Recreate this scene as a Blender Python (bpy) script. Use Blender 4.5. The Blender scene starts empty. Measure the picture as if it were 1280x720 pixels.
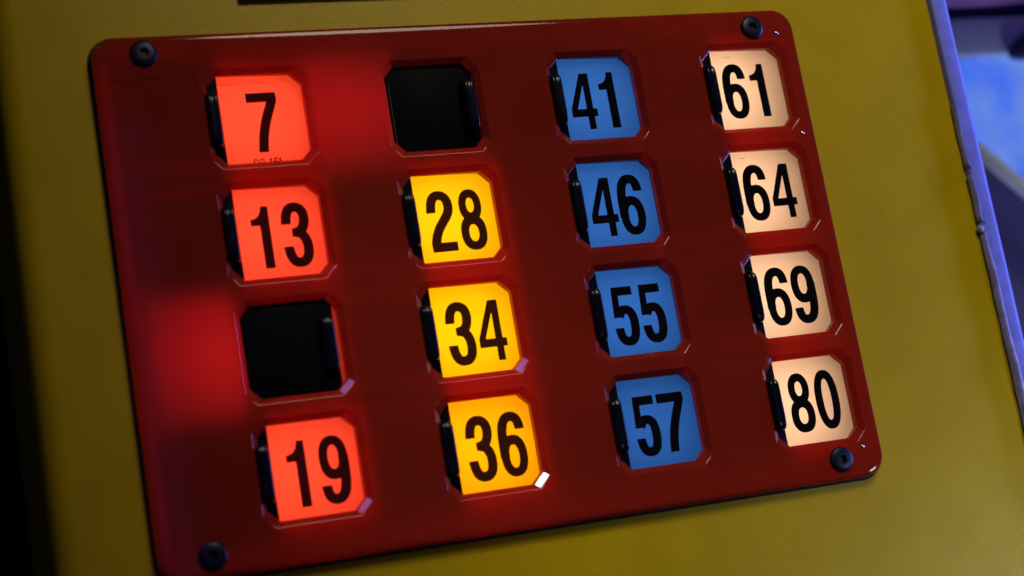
import bpy, bmesh, math, random
import numpy as np
from mathutils import Matrix, Vector

random.seed(7)
U = 0.045            # one lattice unit (window pitch across) in metres
PY = 0.6389          # window pitch down
SC = bpy.context.scene
COL = SC.collection

# ------------------------------------------------------------------ camera
cd = bpy.data.cameras.new('camera')
cam = bpy.data.objects.new('camera', cd)
COL.objects.link(cam)
right = Vector((0.92941486, -0.16953306, 0.32779042))
up = Vector((0.09502147, 0.96822133, 0.23134038))
back = Vector((-0.35659352, -0.18386407, 0.91598858))
cam.matrix_world = Matrix(((right.x, up.x, back.x, -1.90629 * U),
                           (right.y, up.y, back.y, -3.06632 * U),
                           (right.z, up.z, back.z, 8.67792 * U),
                           (0, 0, 0, 1)))
cd.sensor_width = 36
cd.lens = 2131.5535 / 1280 * 36
cd.clip_start = 0.01
cd.clip_end = 60
cd.dof.use_dof = True
cd.dof.focus_distance = 9.95 * U
cd.dof.aperture_fstop = 10.0
SC.camera = cam

# ------------------------------------------------------------------ world
w = bpy.data.worlds.new('World')
SC.world = w
w.use_nodes = True
w.node_tree.nodes['Background'].inputs[0].default_value = (0.25, 0.32, 0.6, 1)
w.node_tree.nodes['Background'].inputs[1].default_value = 0.02

# ------------------------------------------------------------------ lamps of the room, and unseen lights added for sheen and fill
def area(name, loc, target, size, energy, color, size_y=None, spread=180):
    l = bpy.data.lights.new(name, 'AREA')
    l.energy = energy * U * U
    l.color = color
    l.size = size * U
    if size_y:
        l.shape = 'RECTANGLE'
        l.size_y = size_y * U
    else:
        l.shape = 'DISK'
    l.spread = math.radians(spread)
    o = bpy.data.objects.new(name, l)
    COL.objects.link(o)
    p = Vector(loc)
    d = (Vector(target) - p).normalized()
    o.matrix_world = Matrix.Translation(p * U) @ d.to_track_quat('-Z', 'Y').to_matrix().to_4x4()
    return o

area('room_lamp', (5.0, 8.2, 10.5), (4.6, 0.9, 0), 5.0, 112, (1.0, 0.95, 0.72), spread=75)
area('front_lamp', (11.3, -5.3, 9.2), (4.9, -3.9, 0), 2.0, 10, (0.82, 0.95, 1.0), spread=28)
area('glint_lamp', (-0.70, 2.77, 4.2), (1.46, -2.41, 0), 0.70, 2.3, (0.84, 0.80, 1.0), size_y=0.66, spread=27)
area('violet_glint_lamp', (-1.6, 3.55, 3.9), (0.8, -2.1, 0), 2.3, 1.6, (0.50, 0.34, 1.0), size_y=1.0, spread=28)
area('violet_sheen_light', (-0.9, -1.0, 9.6), (-0.9, -1.001, 0), 4.2, 14, (0.35, 0.14, 1.0), size_y=8)  # unseen light added to mirror a violet sheen in the cover's left margin
area('blue_lamp', (7.6, -1.0, 0.62), (4.85, -1.0, -0.1), 5.0, 32, (0.18, 0.24, 1.0), size_y=0.5, spread=50)
area('neighbour_fill_light', (7.9, -3.2, -2.1), (7.2, 0.4, -3.4), 0.8, 14, (0.60, 0.66, 1.0), spread=85)  # unseen fill added to brighten the console and bench beyond the trim

SC.view_settings.view_transform = 'Standard'
SC.view_settings.look = 'None'
SC.view_settings.gamma = 1
SC.view_settings.exposure = 0
SC.cycles.max_bounces = 8

# ------------------------------------------------------------------ materials
def nt(name):
    m = bpy.data.materials.new(name)
    m.use_nodes = True
    t = m.node_tree
    b = t.nodes['Principled BSDF']
    return m, t, b

def noise(t, scale, detail=3, rough=0.5, stretch=None):
    tc = t.nodes.new('ShaderNodeTexCoord')
    n = t.nodes.new('ShaderNodeTexNoise')
    n.inputs['Scale'].default_value = scale
    n.inputs['Detail'].default_value = detail
    n.inputs['Roughness'].default_value = rough
    if stretch:
        mp = t.nodes.new('ShaderNodeMapping')
        mp.inputs['Scale'].default_value = stretch
        t.links.new(tc.outputs['Object'], mp.inputs[0])
        t.links.new(mp.outputs[0], n.inputs['Vector'])
    else:
        t.links.new(tc.outputs['Object'], n.inputs['Vector'])
    return n

def ramp(t, src, a, b, p0=0.3, p1=0.7):
    r = t.nodes.new('ShaderNodeValToRGB')
    r.color_ramp.elements[0].position = p0
    r.color_ramp.elements[1].position = p1
    r.color_ramp.elements[0].color = (*a, 1)
    r.color_ramp.elements[1].color = (*b, 1)
    t.links.new(src.outputs[0], r.inputs[0])
    return r

def bump(t, b, src, strength, dist):
    bp = t.nodes.new('ShaderNodeBump')
    bp.inputs['Strength'].default_value = strength
    bp.inputs['Distance'].default_value = dist
    t.links.new(src.outputs[0], bp.inputs['Height'])
    t.links.new(bp.outputs[0], b.inputs['Normal'])
    return bp

def plain(name, c, rough=0.5, metal=0.0, var=0.12, nscale=300, bstr=0.1, bdist=0.0001, spec=0.5, c2=None):
    m, t, b = nt(name)
    n = noise(t, nscale)
    r = ramp(t, n, tuple(x * (1 - var) for x in c), c2 or tuple(min(1, x * (1 + var)) for x in c))
    t.links.new(r.outputs[0], b.inputs['Base Color'])
    b.inputs['Roughness'].default_value = rough
    b.inputs['Metallic'].default_value = metal
    b.inputs['Specular IOR Level'].default_value = spec
    bump(t, b, n, bstr, bdist)
    return m

# yellow laminate: fine orange-peel grain
M_YEL, t, b = nt('yellow_laminate')
n1 = noise(t, 60, 4)
r1 = ramp(t, n1, (0.62, 0.40, 0.0), (0.67, 0.44, 0.0), 0.35, 0.65)
t.links.new(r1.outputs[0], b.inputs['Base Color'])
n2 = noise(t, 1500, 3, 0.6)
r2 = ramp(t, n2, (0.30,) * 3, (0.42,) * 3)
t.links.new(r2.outputs[0], b.inputs['Roughness'])
b.inputs['Specular IOR Level'].default_value = 0.36
b.inputs['Specular Tint'].default_value = (1.0, 0.95, 0.60, 1)
bump(t, b, n2, 0.42, 0.00014)

# red moulded translucent plastic
M_RED, t, b = nt('red_translucent_plastic')
t.nodes.remove(b)
out = [n for n in t.nodes if n.type == 'OUTPUT_MATERIAL'][0]
dif = t.nodes.new('ShaderNodeBsdfDiffuse')
trl = t.nodes.new('ShaderNodeBsdfTranslucent')
glo = t.nodes.new('ShaderNodeBsdfGlossy')
n1 = noise(t, 45, 4)
r1 = ramp(t, n1, (0.44, 0.030, 0.012), (0.52, 0.036, 0.014))
t.links.new(r1.outputs[0], dif.inputs[0])
trl.inputs[0].default_value = (0.90, 0.010, 0.018, 1)
n2 = noise(t, 700, 4, 0.6)
r2 = ramp(t, n2, (0.05,) * 3, (0.09,) * 3)
t.links.new(r2.outputs[0], glo.inputs['Roughness'])
mx = t.nodes.new('ShaderNodeMixShader')
mx.inputs[0].default_value = 0.42
t.links.new(dif.outputs[0], mx.inputs[1])
t.links.new(trl.outputs[0], mx.inputs[2])
fr = t.nodes.new('ShaderNodeFresnel')
fr.inputs[0].default_value = 1.44
bp = t.nodes.new('ShaderNodeBump')
bp.inputs['Strength'].default_value = 0.06
bp.inputs['Distance'].default_value = 0.0001
t.links.new(n2.outputs[0], bp.inputs['Height'])
t.links.new(bp.outputs[0], glo.inputs['Normal'])
mx2 = t.nodes.new('ShaderNodeMixShader')
t.links.new(fr.outputs[0], mx2.inputs[0])
t.links.new(mx.outputs[0], mx2.inputs[1])
t.links.new(glo.outputs[0], mx2.inputs[2])
t.links.new(mx2.outputs[0], out.inputs[0])

def card_mat(name, c, d=None):
    m, t, b = nt(name)
    t.nodes.remove(b)
    out = [n for n in t.nodes if n.type == 'OUTPUT_MATERIAL'][0]
    n1 = noise(t, 130, 5, 0.6)
    r1 = ramp(t, n1, tuple(x * 0.93 for x in c), c, 0.3, 0.7)
    tr = t.nodes.new('ShaderNodeBsdfTranslucent')
    df = t.nodes.new('ShaderNodeBsdfDiffuse')
    t.links.new(r1.outputs[0], tr.inputs[0])
    df.inputs[0].default_value = (*(d or c), 1)
    mx = t.nodes.new('ShaderNodeMixShader')
    mx.inputs[0].default_value = 0.72
    t.links.new(df.outputs[0], mx.inputs[1])
    t.links.new(tr.outputs[0], mx.inputs[2])
    gl = t.nodes.new('ShaderNodeBsdfGlossy')
    gl.inputs['Roughness'].default_value = 0.3
    m3 = t.nodes.new('ShaderNodeMixShader')
    m3.inputs[0].default_value = 0.02
    t.links.new(mx.outputs[0], m3.inputs[1])
    t.links.new(gl.outputs[0], m3.inputs[2])
    t.links.new(m3.outputs[0], out.inputs[0])
    return m

M_CARD = [card_mat('orange_red_card', (0.90, 0.052, 0.019)),
          card_mat('yellow_card', (0.90, 0.365, 0.0005)),
          card_mat('blue_card', (0.036, 0.165, 0.60)),
          card_mat('cream_card', (0.92, 0.55, 0.345))]
M_CARD_DEEP = card_mat('deep_yellow_card', (0.90, 0.29, 0.0005))
M_INK = plain('black_ink', (0.010, 0.006, 0.008), 0.9, spec=0.0)
M_INKD = plain('dense_black_ink', (0.008, 0.007, 0.012), 0.9, spec=0.0)
_t = M_INK.node_tree
_b = _t.nodes['Principled BSDF']
_o = [n for n in _t.nodes if n.type == 'OUTPUT_MATERIAL'][0]
_x = _t.nodes.new('ShaderNodeBsdfTransparent')
_m = _t.nodes.new('ShaderNodeMixShader')
_x.inputs[0].default_value = (1, 0.5, 0.5, 1)
_m.inputs[0].default_value = 0.016
_t.links.new(_b.outputs[0], _m.inputs[1])
_t.links.new(_x.outputs[0], _m.inputs[2])
_t.links.new(_m.outputs[0], _o.inputs[0])
M_BLK = plain('glossy_black_plastic', (0.004, 0.004, 0.006), 0.5, bstr=0.05, spec=0.04)
M_GRIP = plain('black_grip_plastic', (0.004, 0.004, 0.010), 0.2, bstr=0.03, spec=0.4)
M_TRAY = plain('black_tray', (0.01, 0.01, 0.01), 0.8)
M_WHITE_IN = plain('white_reflector', (0.8, 0.8, 0.8), 0.8, var=0.05)
M_SCR = plain('dark_screw_steel', (0.018, 0.020, 0.040), 0.38, 0.6)
M_SOC = plain('socket_shadow_steel', (0.004, 0.004, 0.006), 0.6, 0.3)
M_TRIM = plain('lilac_grey_trim', (0.23, 0.25, 0.85), 0.5, 0.0, var=0.15, nscale=180, bstr=0.15)
M_BEAD = plain('lilac_sealant', (0.40, 0.38, 0.85), 0.45, var=0.25, nscale=500, bstr=0.4)
M_NAVY = plain('dark_navy_lacquer', (0.010, 0.008, 0.035), 0.35)
M_SIDE = plain('black_side_laminate', (0.006, 0.006, 0.008), 0.7)
M_FLOOR = plain('dark_carpet', (0.001, 0.001, 0.0015), 0.95, nscale=40)
M_WALL = plain('purple_wall_paint', (0.34, 0.17, 0.42), 0.8, nscale=15)
M_BENCH = plain('grey_blue_vinyl', (0.62, 0.70, 0.72), 0.55, nscale=20)
M_CUSH = plain('deep_blue_vinyl', (0.02, 0.03, 0.10), 0.6)
M_BODY = plain('navy_body', (0.075, 0.06, 0.17), 0.6, nscale=20)
M_RAIL = plain('pale_metal_strip', (0.62, 0.64, 0.62), 0.35, 0.2, nscale=30, var=0.25)

M_SCREEN, t, b = nt('blue_lit_screen')
n1 = noise(t, 38, 3, 0.55)
r1 = ramp(t, n1, (0.05, 0.16, 1.0), (0.19, 0.33, 0.78), 0.32, 0.68)
t.links.new(r1.outputs[0], b.inputs['Emission Color'])
b.inputs['Emission Strength'].default_value = 0.85
b.inputs['Base Color'].default_value = (0.02, 0.03, 0.08, 1)
b.inputs['Roughness'].default_value = 0.3

# ------------------------------------------------------------------ object helpers
def link(name, bm, mat, parent=None, smooth=None):
    """bm is in lattice units; scaled to metres here"""
    me = bpy.data.meshes.new(name)
    bmesh.ops.scale(bm, vec=(U, U, U), verts=bm.verts)
    bm.normal_update()
    bm.to_mesh(me)
    bm.free()
    me.materials.append(mat)
    if smooth is not None:
        me.shade_smooth()
        me.set_sharp_from_angle(angle=math.radians(smooth))
    o = bpy.data.objects.new(name, me)
    COL.objects.link(o)
    if parent:
        o.parent = parent
    return o

def empty(name, loc):
    o = bpy.data.objects.new(name, None)
    o.location = Vector(loc) * U
    o.empty_display_size = 0.02
    COL.objects.link(o)
    return o

def tag(o, label=None, cat=None, group=None, kind=None):
    for k, v in (('label', label), ('category', cat), ('group', group), ('kind', kind)):
        if v:
            o[k] = v
    return o

def box(bm, x0, x1, y0, y1, z0, z1, bev=0.0, seg=3):
    r = bmesh.ops.create_cube(bm, size=1)
    vs = r['verts']
    for v in vs:
        v.co = Vector(((x0 + x1) / 2 + v.co.x * (x1 - x0), (y0 + y1) / 2 + v.co.y * (y1 - y0),
                       (z0 + z1) / 2 + v.co.z * (z1 - z0)))
    if bev:
        es = list({e for v in vs for e in v.link_edges})
        bmesh.ops.bevel(bm, geom=es, offset=bev, segments=seg, profile=0.5, affect='EDGES')

def ring_strip(bm, loops):
    """bridge consecutive closed loops of equal length"""
    vl = [[bm.verts.new(p) for p in L] for L in loops]
    n = len(vl[0])
    for a, b_ in zip(vl, vl[1:]):
        for i in range(n):
            j = (i + 1) % n
            bm.faces.new((a[i], a[j], b_[j], b_[i]))
    return vl

def extrude_poly(bm, pts, z0, z1):
    a = [bm.verts.new((x, y, z0)) for x, y in pts]
    b_ = [bm.verts.new((x, y, z1)) for x, y in pts]
    n = len(pts)
    bm.faces.new(b_)
    bm.faces.new(a[::-1])
    for i in range(n):
        j = (i + 1) % n
        bm.faces.new((a[i], a[j], b_[j], b_[i]))

# ------------------------------------------------------------------ digits (implicit shapes, 435 x 1000 units)
def se(X, Y, cx, cy, a, b_, n=2.4):
    return (((np.abs(X - cx) / a) ** n + (np.abs(Y - cy) / b_) ** n) ** (1 / n) - 1) * min(a, b_)

def poly(X, Y, P):
    P = [p for i, p in enumerate(P) if p != P[i - 1]]
    d = np.full(X.shape, 1e9)
    s = np.ones(X.shape)
    n = len(P)
    j = n - 1
    for i in range(n):
        ex, ey = P[j][0] - P[i][0], P[j][1] - P[i][1]
        wx, wy = X - P[i][0], Y - P[i][1]
        k = np.clip((wx * ex + wy * ey) / (ex * ex + ey * ey), 0, 1)
        bx, by = wx - ex * k, wy - ey * k
        d = np.minimum(d, bx * bx + by * by)
        c1 = Y >= P[i][1]
        c2 = Y < P[j][1]
        c3 = ex * wy > ey * wx
        flip = (c1 & c2 & c3) | (~c1 & ~c2 & ~c3)
        s = np.where(flip, -s, s)
        j = i
    return s * np.sqrt(d)

def bez(*segs, n=14):
    out = []
    for s in segs:
        if len(s) == 2:
            out += [s[0], s[1]]
        else:
            for i in range(n + 1):
                u = i / n
                a, b_, c, d = s
                out.append(tuple((1 - u) ** 3 * a[k] + 3 * (1 - u) ** 2 * u * b_[k] + 3 * (1 - u) * u * u * c[k] + u ** 3 * d[k] for k in (0, 1)))
    return out

def stroke(X, Y, P, th):
    d = np.full(X.shape, 1e9)
    for a, b_ in zip(P, P[1:]):
        ex, ey = b_[0] - a[0], b_[1] - a[1]
        L = ex * ex + ey * ey
        if L < 1e-9:
            continue
        k = np.clip(((X - a[0]) * ex + (Y - a[1]) * ey) / L, 0, 1)
        d = np.minimum(d, np.hypot(X - a[0] - ex * k, Y - a[1] - ey * k))
    return d - th / 2

def rect(X, Y, x0, x1, y0, y1):
    return np.maximum.reduce([x0 - X, X - x1, y0 - Y, Y - y1])

T = 155
def glyph(ch, X, Y):
    mn, mxm = np.minimum, np.maximum
    if ch == '0':
        return mxm(se(X, Y, 217, 500, 217, 514, 2.35), -se(X, Y, 217, 500, 79, 360, 2.3))
    if ch == '1':
        P = [(30, 690), (30, 795)] + bez(((30, 795), (130, 800), (195, 860), (205, 1000))) + [(316, 1000), (316, 0), (166, 0), (166, 690)]
        return poly(X, Y, P)
    if ch == '2':
        a = mxm(stroke(X, Y, bez(((68, 560), (62, 830), (110, 946), (222, 946))), T), 655 - Y)
        b_ = stroke(X, Y, bez(((222, 946), (330, 946), (372, 850), (366, 730)), ((366, 730), (360, 540), (84, 440), (72, 60))), T)
        b_ = mxm(mxm(b_, -Y), 2 - X)
        return mn(mn(a, b_), rect(X, Y, 2, 430, 0, 155))
    if ch == '3':
        a = mxm(stroke(X, Y, bez(((68, 560), (68, 840), (110, 946), (220, 946))), T), 675 - Y)
        b_ = stroke(X, Y, bez(((220, 946), (330, 946), (362, 850), (358, 750)), ((358, 750), (352, 610), (290, 545), (220, 540))), T)
        c_ = stroke(X, Y, bez(((220, 535), (310, 530), (370, 430), (368, 280)), ((368, 280), (366, 120), (310, 54), (215, 54))), T)
        m_ = mxm(mn(b_, c_), 148 - X)
        d_ = mxm(stroke(X, Y, bez(((215, 54), (110, 54), (66, 150), (62, 420))), T), Y - 320)
        return mn(mn(mn(a, m_), d_), rect(X, Y, 148, 230, 470, 605))
    if ch == '4':
        o = poly(X, Y, [(0, 228), (0, 372), (236, 1000), (394, 1000), (394, 366), (462, 366), (462, 228), (394, 228), (394, 0), (274, 0), (274, 228)])
        h = poly(X, Y, [(112, 366), (274, 366), (274, 800)])
        return mxm(o, -h)
    if ch == '5':
        o = poly(X, Y, [(28, 1000), (398, 1000), (398, 850), (140, 850), (128, 470), (4, 470)])
        b_ = stroke(X, Y, bez(((120, 520), (140, 600), (190, 600), (235, 598)), ((235, 598), (330, 590), (358, 470), (356, 330)),
                              ((356, 330), (354, 140), (310, 54), (215, 54))), T)
        b_ = mxm(b_, np.minimum(470 - Y, 140 - X) * 1.0)
        d_ = mxm(stroke(X, Y, bez(((215, 54), (110, 54), (72, 120), (62, 400))), T), Y - 292)
        return mn(mn(o, b_), d_)
    if ch in '69':
        if ch == '9':
            X, Y = 434 - X, 1000 - Y
        ring = mxm(se(X, Y, 217, 320, 217, 333, 2.3), -se(X, Y, 217, 312, 79, 184, 2.2))
        a = stroke(X, Y, bez(((370, 650), (372, 860), (340, 946), (235, 946)), ((235, 946), (110, 946), (66, 800), (66, 520)), ((66, 520), (66, 400), (66, 400), (66, 320))), T)
        a = np.where((X > 230) & (Y < 735), mxm(a, 735 - Y), a)
        a = np.where((X > 200) & (Y < 650), 60.0, a)
        return mn(ring, a)
    if ch == '7':
        s = stroke(X, Y, bez(((399, 930), (392, 740), (170, 520), (155, -90))), T)
        s = mxm(mxm(s, -Y), Y - 920)
        return mn(s, rect(X, Y, -15, 466, 842, 1000))
    if ch == '8':
        u_ = mxm(se(X, Y, 217, 740, 190, 274, 2.2), -se(X, Y, 217, 745, 64, 126, 2.1))
        l_ = mxm(se(X, Y, 217, 280, 217, 294, 2.3), -se(X, Y, 217, 275, 80, 143, 2.2))
        return mn(u_, l_)
    if ch == 'C':
        s = stroke(X, Y, bez(((480, 640), (440, 930), (330, 940), (290, 940)), ((290, 940), (80, 940), (70, 640), (70, 500)),
                             ((70, 500), (70, 330), (90, 60), (290, 60)), ((290, 60), (400, 60), (470, 150), (485, 380))), 118)
        return s
    return rect(X, Y, 0, 10, 0, 10)

GL = {}
def glyph_tris(ch, nx=64, ny=112):
    if ch in GL:
        return GL[ch]
    xs = np.linspace(-40, 560, nx + 1)
    ys = np.linspace(-40, 1040, ny + 1)
    X, Y = np.meshgrid(xs, ys)
    F = glyph(ch, X, Y)
    F = np.where(np.abs(F) < 1e-3, 1e-3, F)
    tris = []
    for j in range(ny):
        for i in range(nx):
            q = [(j, i), (j, i + 1), (j + 1, i + 1), (j + 1, i)]
            f = [F[k] for k in q]
            if all(v > 0 for v in f):
                continue
            P = [(X[k], Y[k]) for k in q]
            out = []
            for a in range(4):
                b_ = (a + 1) % 4
                if f[a] < 0:
                    out.append(P[a])
                if (f[a] < 0) != (f[b_] < 0):
                    s = f[a] / (f[a] - f[b_])
                    out.append((P[a][0] + s * (P[b_][0] - P[a][0]), P[a][1] + s * (P[b_][1] - P[a][1])))
            if len(out) >= 3:
                tris.append(out)
    GL[ch] = tris
    return tris

def put_glyph(bm, ch, x, ybase, h, z, wide=1.0):
    s = h / 1000
    for t_ in glyph_tris(ch):
        try:
            bm.faces.new([bm.verts.new((x + px * s * wide, ybase + py * s, z)) for px, py in t_])
        except ValueError:
            pass

# ------------------------------------------------------------------ yellow cabinet
ZF = -0.05
cab = tag(empty('game_cabinet', (1.7, -1.2, ZF)),
          'yellow laminate game cabinet face with lilac edge trim, around the red number display', 'cabinet')
cabinv = cab.location.copy()
def adopt(o, parent):
    """parent while keeping mesh coordinates where they stand"""
    o.parent = parent
    base = Vector((0, 0, 0))
    q = parent
    while q:
        base += q.location
        q = q.parent
    o.location = -base
    return o

bm = bmesh.new()
# board profile across x: rounded left edge, straight to the trim; a well is cut for the display
R_ = 0.13
prof = [(-1.139, ZF - 1.3), (-1.139, ZF - R_)]
for i in range(1, 11):
    a = math.pi - i / 10 * math.pi / 2
    prof.append((-1.139 + R_ + R_ * math.cos(a), ZF - R_ + R_ * math.sin(a)))
def quadgrid(bm, x0, x1, y0, y1, z):
    bm.faces.new([bm.verts.new(p) for p in ((x0, y0, z), (x1, y0, z), (x1, y1, z), (x0, y1, z))])
Y0, Y1 = -8.0, 7.0
v0 = [bm.verts.new((x, Y0, z)) for x, z in prof]
v1 = [bm.verts.new((x, Y1, z)) for x, z in prof]
for i in range(len(prof) - 1):
    bm.faces.new((v0[i], v1[i], v1[i + 1], v0[i + 1])[::-1])
xl = prof[-1][0]
WX0, WX1, WY0, WY1 = -0.5, 3.48, -2.5, 0.13     # well under the cover
XR = 4.67
quadgrid(bm, xl, WX0, Y0, Y1, ZF)
quadgrid(bm, WX1, XR, Y0, Y1, ZF)
quadgrid(bm, WX0, WX1, Y0, WY0, ZF)
quadgrid(bm, WX0, WX1, WY1, Y1, ZF)
bmesh.ops.remove_doubles(bm, verts=bm.verts, dist=1e-5)
adopt(link('face_board', bm, M_YEL, None, smooth=40), cab)

bm = bmesh.new()
box(bm, -1.10, 4.63, Y0, Y1, -1.5, -1.32)
adopt(link('base_panel', bm, M_SIDE), cab)

# trim strip, long box with rounded edges standing proud of the laminate
bm = bmesh.new()
ZT = ZF + 0.045
pr = [(4.642, ZF - 0.02), (4.642, ZT - 0.012), (4.648, ZT - 0.003), (4.658, ZT)]
pr += [(4.735, ZT - 0.002)]
for i in range(1, 9):
    a = math.pi / 2 - i / 8 * math.pi / 2
    pr.append((4.735 + 0.04 * math.cos(a), ZT - 0.04 + 0.038 * math.sin(a)))
pr += [(4.775, ZF - 1.3)]
ys = [Y0 + (Y1 - Y0) * i / 60 for i in range(61)]
cols = []
for y in ys:
    wv = 0.0005 * math.sin(y * 3.1) + 0.0004 * math.sin(y * 7.7)
    cols.append([bm.verts.new((x + wv, y, z)) for x, z in pr])
for a, b_ in zip(cols, cols[1:]):
    for i in range(len(pr) - 1):
        bm.faces.new((a[i], a[i + 1], b_[i + 1], b_[i]))
bmesh.ops.recalc_face_normals(bm, faces=bm.faces)
trim = adopt(link('edge_trim', bm, M_TRIM, None, smooth=35), cab)

# uneven sealant bead that widens towards the bottom
bm = bmesh.new()
rng = random.Random(3)
def bead(ya, yb, n):
    prev = None
    for i in range(n + 1):
        y = ya + (yb - ya) * i / n
        wd = 0.010 + 0.026 * max(0, -y - 0.35)
        wd = min(wd, 0.085)
        jl = 0.0025 * math.sin(y * 23) + rng.uniform(-0.0018, 0.0018)
        x0 = 4.632 + jl
        x1 = 4.634 + wd + rng.uniform(-0.0015, 0.0015)
        if i in (0, n):
            x0 = x1 - 0.002
        pts = []
        for k in range(7):
            u = k / 6
            pts.append((x0 + (x1 - x0) * u, y, ZF + 0.003 + (0.052 + 0.006 * math.sin(y * 11)) * math.sin(math.pi * (0.06 + 0.88 * u)) ** 0.7))
        row = [bm.verts.new(p) for p in pts]
        if prev:
            for k in range(6):
                bm.faces.new((prev[k], row[k], row[k + 1], prev[k + 1])[::-1])
        prev = row
bead(-0.42, -0.86, 18)
bead(-0.885, -1.22, 14)
bead(-1.26, -6.5, 150)
bmesh.ops.create_uvsphere(bm, u_segments=12, v_segments=8, radius=0.022, matrix=Matrix.Translation((4.638, -1.25, ZF + 0.028)) @ Matrix.Diagonal((1, 1.3, 1, 1)))
bmesh.ops.recalc_face_normals(bm, faces=bm.faces)
adopt(link('sealant_bead', bm, M_BEAD, None, smooth=60), cab)

# dark frame whose lower edge enters at the top of the photograph
uf = tag(empty('upper_frame', (2.2, 1.2, ZF)), 'dark navy frame strip cut by the top edge, above the red display', 'frame')
bm = bmesh.new()
box(bm, 0.192, 4.2, 0.434, 2.6, ZF + 0.001, ZF + 0.03, 0.008, 2)
adopt(link('frame_board', bm, M_NAVY, None, smooth=35), uf)

# ------------------------------------------------------------------ number display
disp = tag(empty('number_display', (1.47, -1.2, ZF)),
           'red plastic bingo display with sixteen square windows, lit numbers and two black shutters closed', 'number display')

ZP = 0.0255          # top of the cover
WIN = (-0.066, 0.463, 0.0, 0.4995)     # x0 x1 y0 y1 (down) of one opening at z = 0
CH = 0.062

def octo(cx0, cx1, cy0, cy1, ch, z):
    """y given upward"""
    return [(cx0 + ch, cy0, z), (cx1 - ch, cy0, z), (cx1, cy0 + ch, z), (cx1, cy1 - ch, z),
            (cx1 - ch, cy1, z), (cx0 + ch, cy1, z), (cx0, cy1 - ch, z), (cx0, cy0 + ch, z)]

def win_loops(c, r):
    x0, x1 = c + WIN[0], c + WIN[1]
    y1, y0 = -r * PY - WIN[2], -r * PY - WIN[3]
    L = []
    # outset, z : rounded lip, slope, small lip, wall
    B = 0.026
    prof = [(B + 0.010, ZP), (B + 0.0065, ZP - 0.0008), (B + 0.003, ZP - 0.0028), (B, ZP - 0.005),
            (0.006, 0.003), (0.0025, 0.0005), (0.0, -0.003), (0.0, -0.016)]
    for o, z in prof:
        ch = CH + o * 0.02
        L.append(octo(x0 - o, x1 + o, y0 - o, y1 + o, ch, z))
    # the right-hand wall of the opening goes down to the card
    deep = (2, 3) if (c, r) in ((0, 2), (1, 0)) else (1, 2, 3, 4)
    L[-1] = [(x, y, -0.046 if i in deep else z) for i, (x, y, z) in enumerate(L[-1])]
    return L

def rrect(x0, x1, y0, y1, r, z, n=8):
    P = []
    for cx, cy, a0 in ((x1 - r, y1 - r, 0), (x0 + r, y1 - r, 90), (x0 + r, y0 + r, 180), (x1 - r, y0 + r, 270)):
        for i in range(n + 1):
            a = math.radians(a0 + 90 * i / n)
            P.append((cx + r * math.cos(a), cy + r * math.sin(a), z))
    return P

PX0, PX1, PY0, PY1 = -0.652, 3.588, -2.657, 0.243
bm = bmesh.new()
outer = []
for ins, z in ((0.0, ZF + 0.0005), (0.002, ZF + 0.02), (0.004, ZP - 0.024), (0.008, ZP - 0.013), (0.015, ZP - 0.006), (0.025, ZP - 0.002), (0.040, ZP - 0.0003), (0.055, ZP)):
    outer.append(rrect(PX0 + ins, PX1 - ins, PY0 + ins, PY1 - ins, max(0.13 - ins * 0.6, 0.03), z))
vl = ring_strip(bm, outer)
TOPLOOPS = [vl[-1]]
for c in range(4):
    for r in range(4):
        wl = ring_strip(bm, win_loops(c, r))
        TOPLOOPS.append(wl[0])
# countersunk rings for the screws
SCREWS = [(-0.377, 0.136), (3.292, 0.124), (3.293, -2.535), (-0.377, -2.54)]
for k in (0,):
    wl = ring_strip(bm, [rrect(-0.562 + i, -0.122 - i, -0.44 + i, -0.006 - i, 0.008, z, 2) for i, z in ((0, ZP), (0.004, ZP - 0.003), (0.008, ZP - 0.003))])
    bm.faces.new(wl[-1])
    TOPLOOPS.append(wl[0])
from mathutils.geometry import delaunay_2d_cdt
LP = TOPLOOPS
pts2, seg2, own = [], [], []
for L in LP:
    k0 = len(pts2)
    for i, v in enumerate(L):
        pts2.append(Vector((v.co.x, v.co.y)))
        own.append(v)
        seg2.append((k0 + i, k0 + (i + 1) % len(L)))
def inside(p, L):
    r_ = False
    for i in range(len(L)):
        a, b_ = L[i].co, L[i - 1].co
        if (a.y > p[1]) != (b_.y > p[1]) and p[0] < (b_.x - a.x) * (p[1] - a.y) / (b_.y - a.y) + a.x:
            r_ = not r_
    return r_
vs2, _, fs2, ov, _, _ = delaunay_2d_cdt(pts2, seg2, [], 0, 1e-6)
for f in fs2:
    cx = sum(vs2[i].x for i in f) / 3
    cy = sum(vs2[i].y for i in f) / 3
    if inside((cx, cy), LP[0]) and not any(inside((cx, cy), L) for L in LP[1:]):
        bm.faces.new([own[ov[i][0]] for i in f])
bmesh.ops.recalc_face_normals(bm, faces=bm.faces)
cover = adopt(link('cover_plate', bm, M_RED, None, smooth=19), disp)
if sum(p.normal.z for p in cover.data.polygons if p.area > 1e-5) < 0:
    cover.data.flip_normals()
wn = cover.modifiers.new('weighted', 'WEIGHTED_NORMAL')
wn.keep_sharp = True
wn.weight = 100

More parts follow.
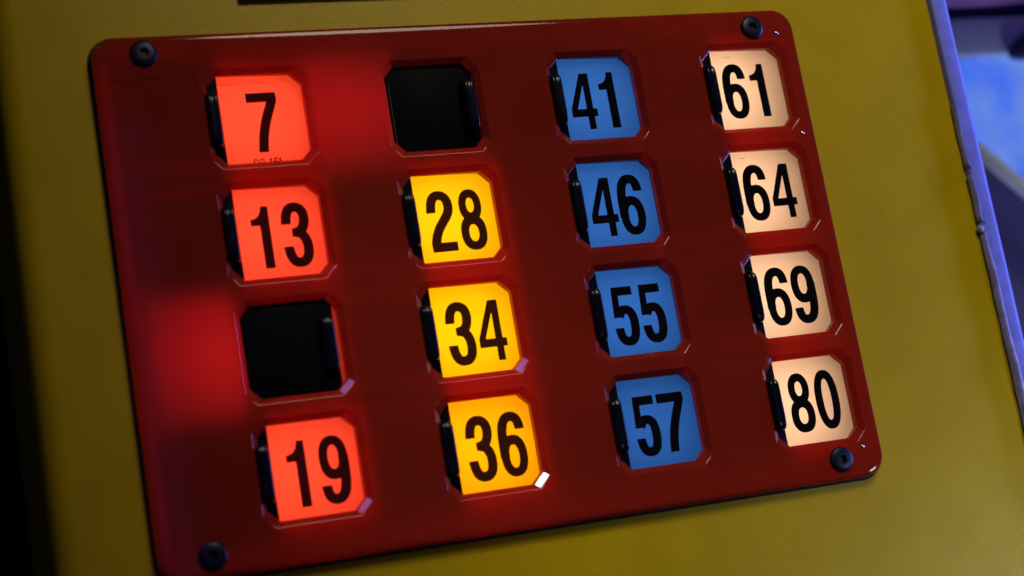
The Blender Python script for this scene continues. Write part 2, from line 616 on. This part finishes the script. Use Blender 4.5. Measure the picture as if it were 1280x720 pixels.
# screws
for i, (sx, sy) in enumerate(SCREWS):
    if i == 0:
        bm = bmesh.new()
        Ls = []
        for rr, z in ((0.074, 0.001), (0.0745, 0.006), (0.072, 0.013), (0.064, 0.019), (0.046, 0.0225), (0.030, 0.024)):
            Ls.append([(rr * math.cos(2 * math.pi * k / 36), rr * math.sin(2 * math.pi * k / 36), z) for k in range(36)])
        for z, kk in ((0.0235, 0.023), (0.004, 0.021)):
            L = []
            for k in range(36):
                a = 2 * math.pi * k / 36
                rad = kk / math.cos((a % (math.pi / 3)) - math.pi / 6)
                L.append((rad * math.cos(a), rad * math.sin(a), z))
            Ls.append(L)
        v = ring_strip(bm, Ls)
        bm.faces.new(v[-1])
        bmesh.ops.recalc_face_normals(bm, faces=bm.faces)
        screw0 = link('screw', bm, M_SCR, None, smooth=35)
        s = screw0
    else:
        s = screw0.copy()
        COL.objects.link(s)
    s.parent = disp
    s.location = Vector((sx, sy, ZP)) * U - disp.location
    s.rotation_euler = (0, 0, 0.4 * i)

# three tiny polished domes added in the right margin to make bright glints
M_GLINT = plain('polished_glint_metal', (0.78, 0.72, 0.9), 0.22, 1.0, var=0.05)
for k, (dx, dy) in enumerate(((3.457, 0.083), (3.492, -0.560), (3.452, -2.478))):
    bm = bmesh.new()
    bmesh.ops.create_uvsphere(bm, u_segments=16, v_segments=10, radius=0.013,
                              matrix=Matrix.Translation((dx, dy, ZP)) @ Matrix.Diagonal((1, 1, 0.55, 1)))
    adopt(link('glint_dome', bm, M_GLINT, None, smooth=80), disp)

# light box under the cover: floor, outer walls and one divider per cell
bm = bmesh.new()
BX0, BX1 = -0.60, 3.50
BY0, BY1 = -2.52, 0.14
ZB = -0.62
box(bm, BX0, BX1, BY0, BY1, ZB - 0.03, ZB)
for x in (BX0, BX1):
    box(bm, x - 0.012, x + 0.012, BY0, BY1, ZB + 0.001, -0.062)
for y in (BY0, BY1):
    box(bm, BX0 + 0.013, BX1 - 0.013, y - 0.01, y + 0.01, ZB + 0.001, -0.062)
for c in range(1, 4):
    x = c - 0.56 + 0.07
    box(bm, x - 0.01, x + 0.01, BY0 + 0.012, BY1 - 0.012, ZB + 0.001, -0.070)
for r in range(1, 4):
    y = -r * PY + (PY - 0.4995) / 2
    for c in range(4):
        xa = (BX0 if c == 0 else c - 0.49) + 0.014
        xb = (BX1 if c == 3 else c + 0.51) - 0.012
        box(bm, xa, xb, y - 0.008, y + 0.008, ZB + 0.001, -0.070)
for r in range(5):      # mask bars between the rows of cards
    yt = BY1 + 0.02 if r == 0 else -(r - 1) * PY - 0.535
    yb = BY0 - 0.02 if r == 4 else -r * PY + 0.032
    box(bm, BX0 - 0.02, BX1 + 0.02, yb, yt, -0.0605, -0.0585)
adopt(link('light_box', bm, M_TRAY), disp)
# thin black ring standing in for the gap shadow round the cover
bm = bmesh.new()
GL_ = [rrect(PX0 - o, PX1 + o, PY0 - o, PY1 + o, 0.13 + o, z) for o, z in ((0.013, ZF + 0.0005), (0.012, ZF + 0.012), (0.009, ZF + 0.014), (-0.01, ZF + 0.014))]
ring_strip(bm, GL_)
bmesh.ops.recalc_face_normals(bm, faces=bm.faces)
adopt(link('shade_line', bm, M_TRAY), disp)

NUM = {(0, 0): '7', (0, 1): '13', (0, 2): '16', (0, 3): '19',
       (1, 1): '28', (1, 2): '34', (1, 3): '36',
       (2, 0): '41', (2, 1): '46', (2, 2): '55', (2, 3): '57',
       (3, 0): '61', (3, 1): '64', (3, 2): '69', (3, 3): '80'}
COLN = ['orange-red', 'yellow', 'blue', 'cream']
ORD = ['top', 'second', 'third', 'bottom']
# x of the first and second digit cell (before scaling) and baseline, measured per row group
ZC = -0.05
HD = 0.345
OFF = {'7': (0.157,), '13': (0.070, 0.245), '19': (0.074, 0.256), '28': (0.070, 0.252), '34': (0.072, 0.249), '36': (0.077, 0.262),
       '41': (0.052, 0.236), '46': (0.054, 0.237), '55': (0.074, 0.248), '57': (0.080, 0.243), '61': (0.076, 0.245),
       '64': (0.076, 0.245), '69': (0.078, 0.249), '80': (0.086, 0.256)}
BASE = {'7': .430, '13': .436, '19': .441, '28': .434, '34': .434, '36': .437, '41': .425, '46': .433, '55': .431, '57': .430,
        '61': .418, '64': .419, '69': .423, '80': .424}
card_proto = None
for (c, r), s in NUM.items():
    bm = bmesh.new()
    box(bm, c - 0.10, c + 0.497, -r * PY - 0.56, -r * PY + 0.055, ZC - 0.006, ZC)
    bmesh.ops.delete(bm, geom=[f for f in bm.faces if f.normal.z < 0.5], context='FACES_ONLY')
    mat = M_CARD_DEEP if s == '36' else M_CARD[c]
    card = adopt(link('number_card', bm, mat), disp)
    if s == '16':          # card behind the closed shutter, only a sliver of it shows
        card['label'] = 'orange-red card, a thin sliver beside the closed shutter in the left column'
        continue
    card['label'] = '%s card printed with a black %s' % (COLN[c] if s != '36' else 'deep yellow', s)
    bm = bmesh.new()
    for ch, ox in zip(s, OFF[s]):
        put_glyph(bm, ch, c + ox - (0.002 if c < 3 else (0.012 if ox < 0.1 else 0.004)), -r * PY - BASE[s], BASE[s] - (0.0915 if c < 2 else (0.083 if c == 3 or r < 2 else 0.0945)), ZC + 0.0015, 1.055 if c == 3 else 1.025)
    bmesh.ops.remove_doubles(bm, verts=bm.verts, dist=1e-6)
    nm = link('printed_number', bm, M_INK if c < 2 else M_INKD)
    adopt(nm, card)
    if s == '7':
        bm = bmesh.new()
        x = 0.142
        for ch in 'CC 151':
            if ch == ' ':
                x += 0.022
                continue
            put_glyph(bm, ch, x + (-0.003 if ch == '1' else 0), -0.514, 0.050, ZC + 0.0015, 1.1)
            x += 0.034 if ch == 'C' else 0.025
        cc = link('printed_code', bm, M_INK)
        adopt(cc, card)

# hairline scuffs printed-side on the 7, 61 and 64 cards
def scuff(card_xy, pts, wdt):
    bm = bmesh.new()
    c, r = card_xy
    for (xa, ya), (xb, yb) in zip(pts, pts[1:]):
        dx, dy = xb - xa, yb - ya
        L = math.hypot(dx, dy)
        nx_, ny_ = -dy / L * wdt, dx / L * wdt
        bm.faces.new([bm.verts.new((c + x, -r * PY - y, ZC + 0.0012)) for x, y in ((xa, ya), (xb, yb), (xb + nx_, yb + ny_), (xa + nx_, ya + ny_))])
    return bm
for cr, P in (((0, 0), [(0.012, 0.032), (0.07, 0.038), (0.10, 0.037), (0.15, 0.030)]), ((0, 0), [(0.20, 0.028), (0.255, 0.034)]),
              ((3, 0), [(0.11, 0.030), (0.15, 0.033)]), ((3, 1), [(0.07, 0.030), (0.11, 0.029)])):
    o = [q for q in disp.children if q.name.startswith('number_card') and q.get('label', '').endswith('black ' + NUM[cr])][0]
    sc_ = link('scuff_mark', scuff(cr, P, 0.0022), bpy.data.materials.get('scuff') or plain('scuff', (0.25, 0.03, 0.01), 0.8))
    adopt(sc_, o)

# shutters
def shutter_bm():
    bm = bmesh.new()
    box(bm, -0.50, 0.0, -0.555, 0.050, -0.034, -0.020, 0.004, 2)
    return bm
def grip_bm():
    """a raised thumb bar with rounded ends and a shallow groove along it"""
    bm = bmesh.new()
    x0, x1, y0, y1 = -0.090, -0.005, -0.405, -0.098
    z0, z1 = -0.0195, 0.058
    nx, ny = 12, 26
    rows = []
    for j in range(ny + 1):
        v = -1 + 2 * j / ny
        yy = (y0 + y1) / 2 + (y1 - y0) / 2 * math.sin(v * math.pi / 2)
        e = abs(math.sin(v * math.pi / 2))
        tap = (1 - e ** 9) ** 0.5
        row = []
        for i in range(nx + 1):
            u = -1 + 2 * i / nx
            su = math.sin(u * math.pi / 2)
            xx = (x0 + x1) / 2 + (x1 - x0) / 2 * su * (0.55 + 0.45 * tap)
            hh = (1 - abs(su) ** 3.2) ** 0.5 * (0.25 + 0.75 * tap) if abs(su) < 1 else 0
            hh *= (1 - 0.16 * math.exp(-(su / 0.35) ** 2) * (1 if e < 0.93 else 0.2))
            if j in (0, ny):
                hh = 0
            row.append(bm.verts.new((xx, yy, z0 + (z1 - z0) * hh)))
        rows.append(row)
    for a, b_ in zip(rows, rows[1:]):
        for i in range(nx):
            bm.faces.new((a[i], a[i + 1], b_[i + 1], b_[i]))
    return bm
sh0 = None
CLOSED = {(0, 2): 0.438, (1, 0): 0.458}
for c in range(4):
    for r in range(4):
        if sh0 is None:
            sh0 = link('shutter', shutter_bm(), M_BLK, None, smooth=35)
            g0 = link('finger_grip', grip_bm(), M_GRIP, None, smooth=60)
            g0.parent = sh0
            s, g = sh0, g0
        else:
            s = sh0.copy(); COL.objects.link(s)
            g = g0.copy(); COL.objects.link(g); g.parent = s
        s.parent = disp
        jit = random.uniform(-0.004, 0.004)
        s.location = Vector((c + CLOSED.get((c, r), jit), -r * PY, 0)) * U - disp.location
        if (c, r) in CLOSED:
            s['label'] = 'black shutter slid right, covering its window in the %s' % ('left column' if c == 0 else 'second column')

# lamps of the display: one behind each lit card, strips under the two uncovered slots and the right margin
def cell_lamp(x, y, sx, sy, z, e, col):
    l = bpy.data.lights.new('display_lamp', 'AREA')
    l.shape = 'RECTANGLE'
    l.size, l.size_y = sx * U, sy * U
    l.energy = e * U * U
    l.color = col
    o = bpy.data.objects.new('display_lamp', l)
    o.rotation_euler = (math.pi, 0, 0)
    COL.objects.link(o)
    o.location = Vector((x, y, z)) * U
    return o
for (c, r), s in NUM.items():
    e = (4.6, 5.4, 2.2, 3.2)[c]
    if s == '57':
        e *= 0.8
    if s == '16':
        e *= 0.35
    cell_lamp(c + (0.15 if c < 3 else 0.07), -r * PY - 0.25, 0.66 if c < 3 else 0.50, 0.56, -0.32, e, (1, 0.97, 0.92) if c != 3 else (1.0, 0.90, 0.78))
for (c, r), cl in CLOSED.items():
    cell_lamp(c - 0.27, -r * PY - 0.24, 0.44, 0.42, -0.20, 0.80 if c else 0.58, (1, 0.9, 0.85))
for o in list(COL.objects):
    if o.name.startswith('display_lamp'):
        loc = o.location.copy()
        o.parent = disp
        o.location = loc - disp.location
        o.rotation_euler = (math.pi, 0, 0)

# ------------------------------------------------------------------ what stands beyond the trim (far out of focus)
ZN = -3.0
con = tag(empty('neighbouring_console', (8.2, 0.2, -8)), 'blurred navy console with glowing blue screen and pale edge strip, right of the trim', 'console')
# screen polygon on the plane z = ZN; front edge runs from (7.043,0.108) to (7.421,-0.262)
d = Vector((0.378, -0.370, 0)).normalized()
nrm = Vector((0.700, 0.715, 0)).normalized()
A = Vector((7.043, 0.108, ZN))
p0 = A - d * 1.6
p1 = A + d * 3.0
YB = 0.90
def at_y(p, y):     # run from p along nrm to the line y
    return p + nrm * ((y - p.y) / nrm.y)
bm = bmesh.new()
scr = [Vector((5.93, YB - 0.04, 0)), Vector((p1.x, p1.y, 0)), Vector((p1.x + 2.2, p1.y + 2.2, 0)), Vector((10.2, YB + 0.24, 0))]
p0e = A - d * ((0.86 - A.y) / -d.y * -1)
scr[0] = A + d * ((A.y - 0.80) / 0.70)      # where the front edge meets the back line
scr[0].z = 0
extrude_poly(bm, [(v.x, v.y) for v in scr][::1], ZN - 0.02, ZN)
bmesh.ops.recalc_face_normals(bm, faces=bm.faces)
adopt(link('lit_screen', bm, M_SCREEN), con)
bm = bmesh.new()
wst = 0.055
q0, q1 = scr[0] - d * 0.25, Vector((p1.x, p1.y, 0)) + d * 0.2
quad = [q0 - nrm * wst, q1 - nrm * wst, q1, q0]
extrude_poly(bm, [(v.x, v.y) for v in quad], ZN - 0.10, ZN + 0.035)
bmesh.ops.recalc_face_normals(bm, faces=bm.faces)
adopt(link('edge_strip', bm, M_RAIL), con)
bm = bmesh.new()
body = [q0 - nrm * (wst - 0.01) - d * 0, q1 - nrm * (wst - 0.01), q1 + nrm * 3, q0 + nrm * 3]
extrude_poly(bm, [(v.x, v.y) for v in body], -9.0, ZN - 0.11)
low = [q0 - nrm * 1.1 - d * 0.8, q1 - nrm * 1.1, q1 - nrm * (wst + 0.0), q0 - nrm * (wst + 0.0) - d * 0.8]
extrude_poly(bm, [(v.x, v.y) for v in low], -9.0, ZN - 0.75)
bmesh.ops.recalc_face_normals(bm, faces=bm.faces)
adopt(link('body', bm, M_BODY), con)
bm = bmesh.new()
bmesh.ops.create_uvsphere(bm, u_segments=20, v_segments=12, radius=0.14, matrix=Matrix.Translation((7.02, -0.33, -3.25)) @ Matrix.Diagonal((0.8, 1.3, 0.8, 1)))
adopt(link('knob', bm, M_SIDE, None, smooth=60), con)

bench = tag(empty('padded_bench', (8.2, 1.3, -8)), 'grey-blue padded bench ledge behind the glowing screen, blurred', 'bench')
bm = bmesh.new()
box(bm, 5.8, 11.0, 0.875, 1.24, -3.35, ZN + 0.02, 0.05, 4)
o = adopt(link('seat_pad', bm, M_BENCH, None, smooth=50), bench)
bm = bmesh.new()
box(bm, 5.8, 11.0, 0.95, 1.30, -9.0, -3.36)
adopt(link('plinth', bm, M_BODY), bench)
cu = empty('round_cushion', (7.95, 1.0, ZN))
tag(cu, 'dark blue rounded cushion lying on the grey ledge at the right edge', 'cushion')
bm = bmesh.new()
bmesh.ops.create_uvsphere(bm, u_segments=24, v_segments=14, radius=0.32, matrix=Matrix.Translation((7.98, 1.02, ZN + 0.05)) @ Matrix.Rotation(0.35, 4, 'Z') @ Matrix.Diagonal((1.5, 0.42, 0.25, 1)))
adopt(link('cover', bm, M_CUSH, None, smooth=60), cu)

bm = bmesh.new()
box(bm, -40, 60, 1.34, 1.5, -9.0, 6)
# only behind the bench, to the right of the cabinet
for v in bm.verts:
    v.co.x = 5.6 if v.co.x < 0 else 30
bmesh.ops.translate(bm, verts=bm.verts, vec=(0, 0, -7.5))
tag(link('wall', bm, M_WALL), kind='structure')
bm = bmesh.new()
box(bm, -60, 60, -60, 60, -9.3, -9.02)
tag(link('floor', bm, M_FLOOR), kind='structure')
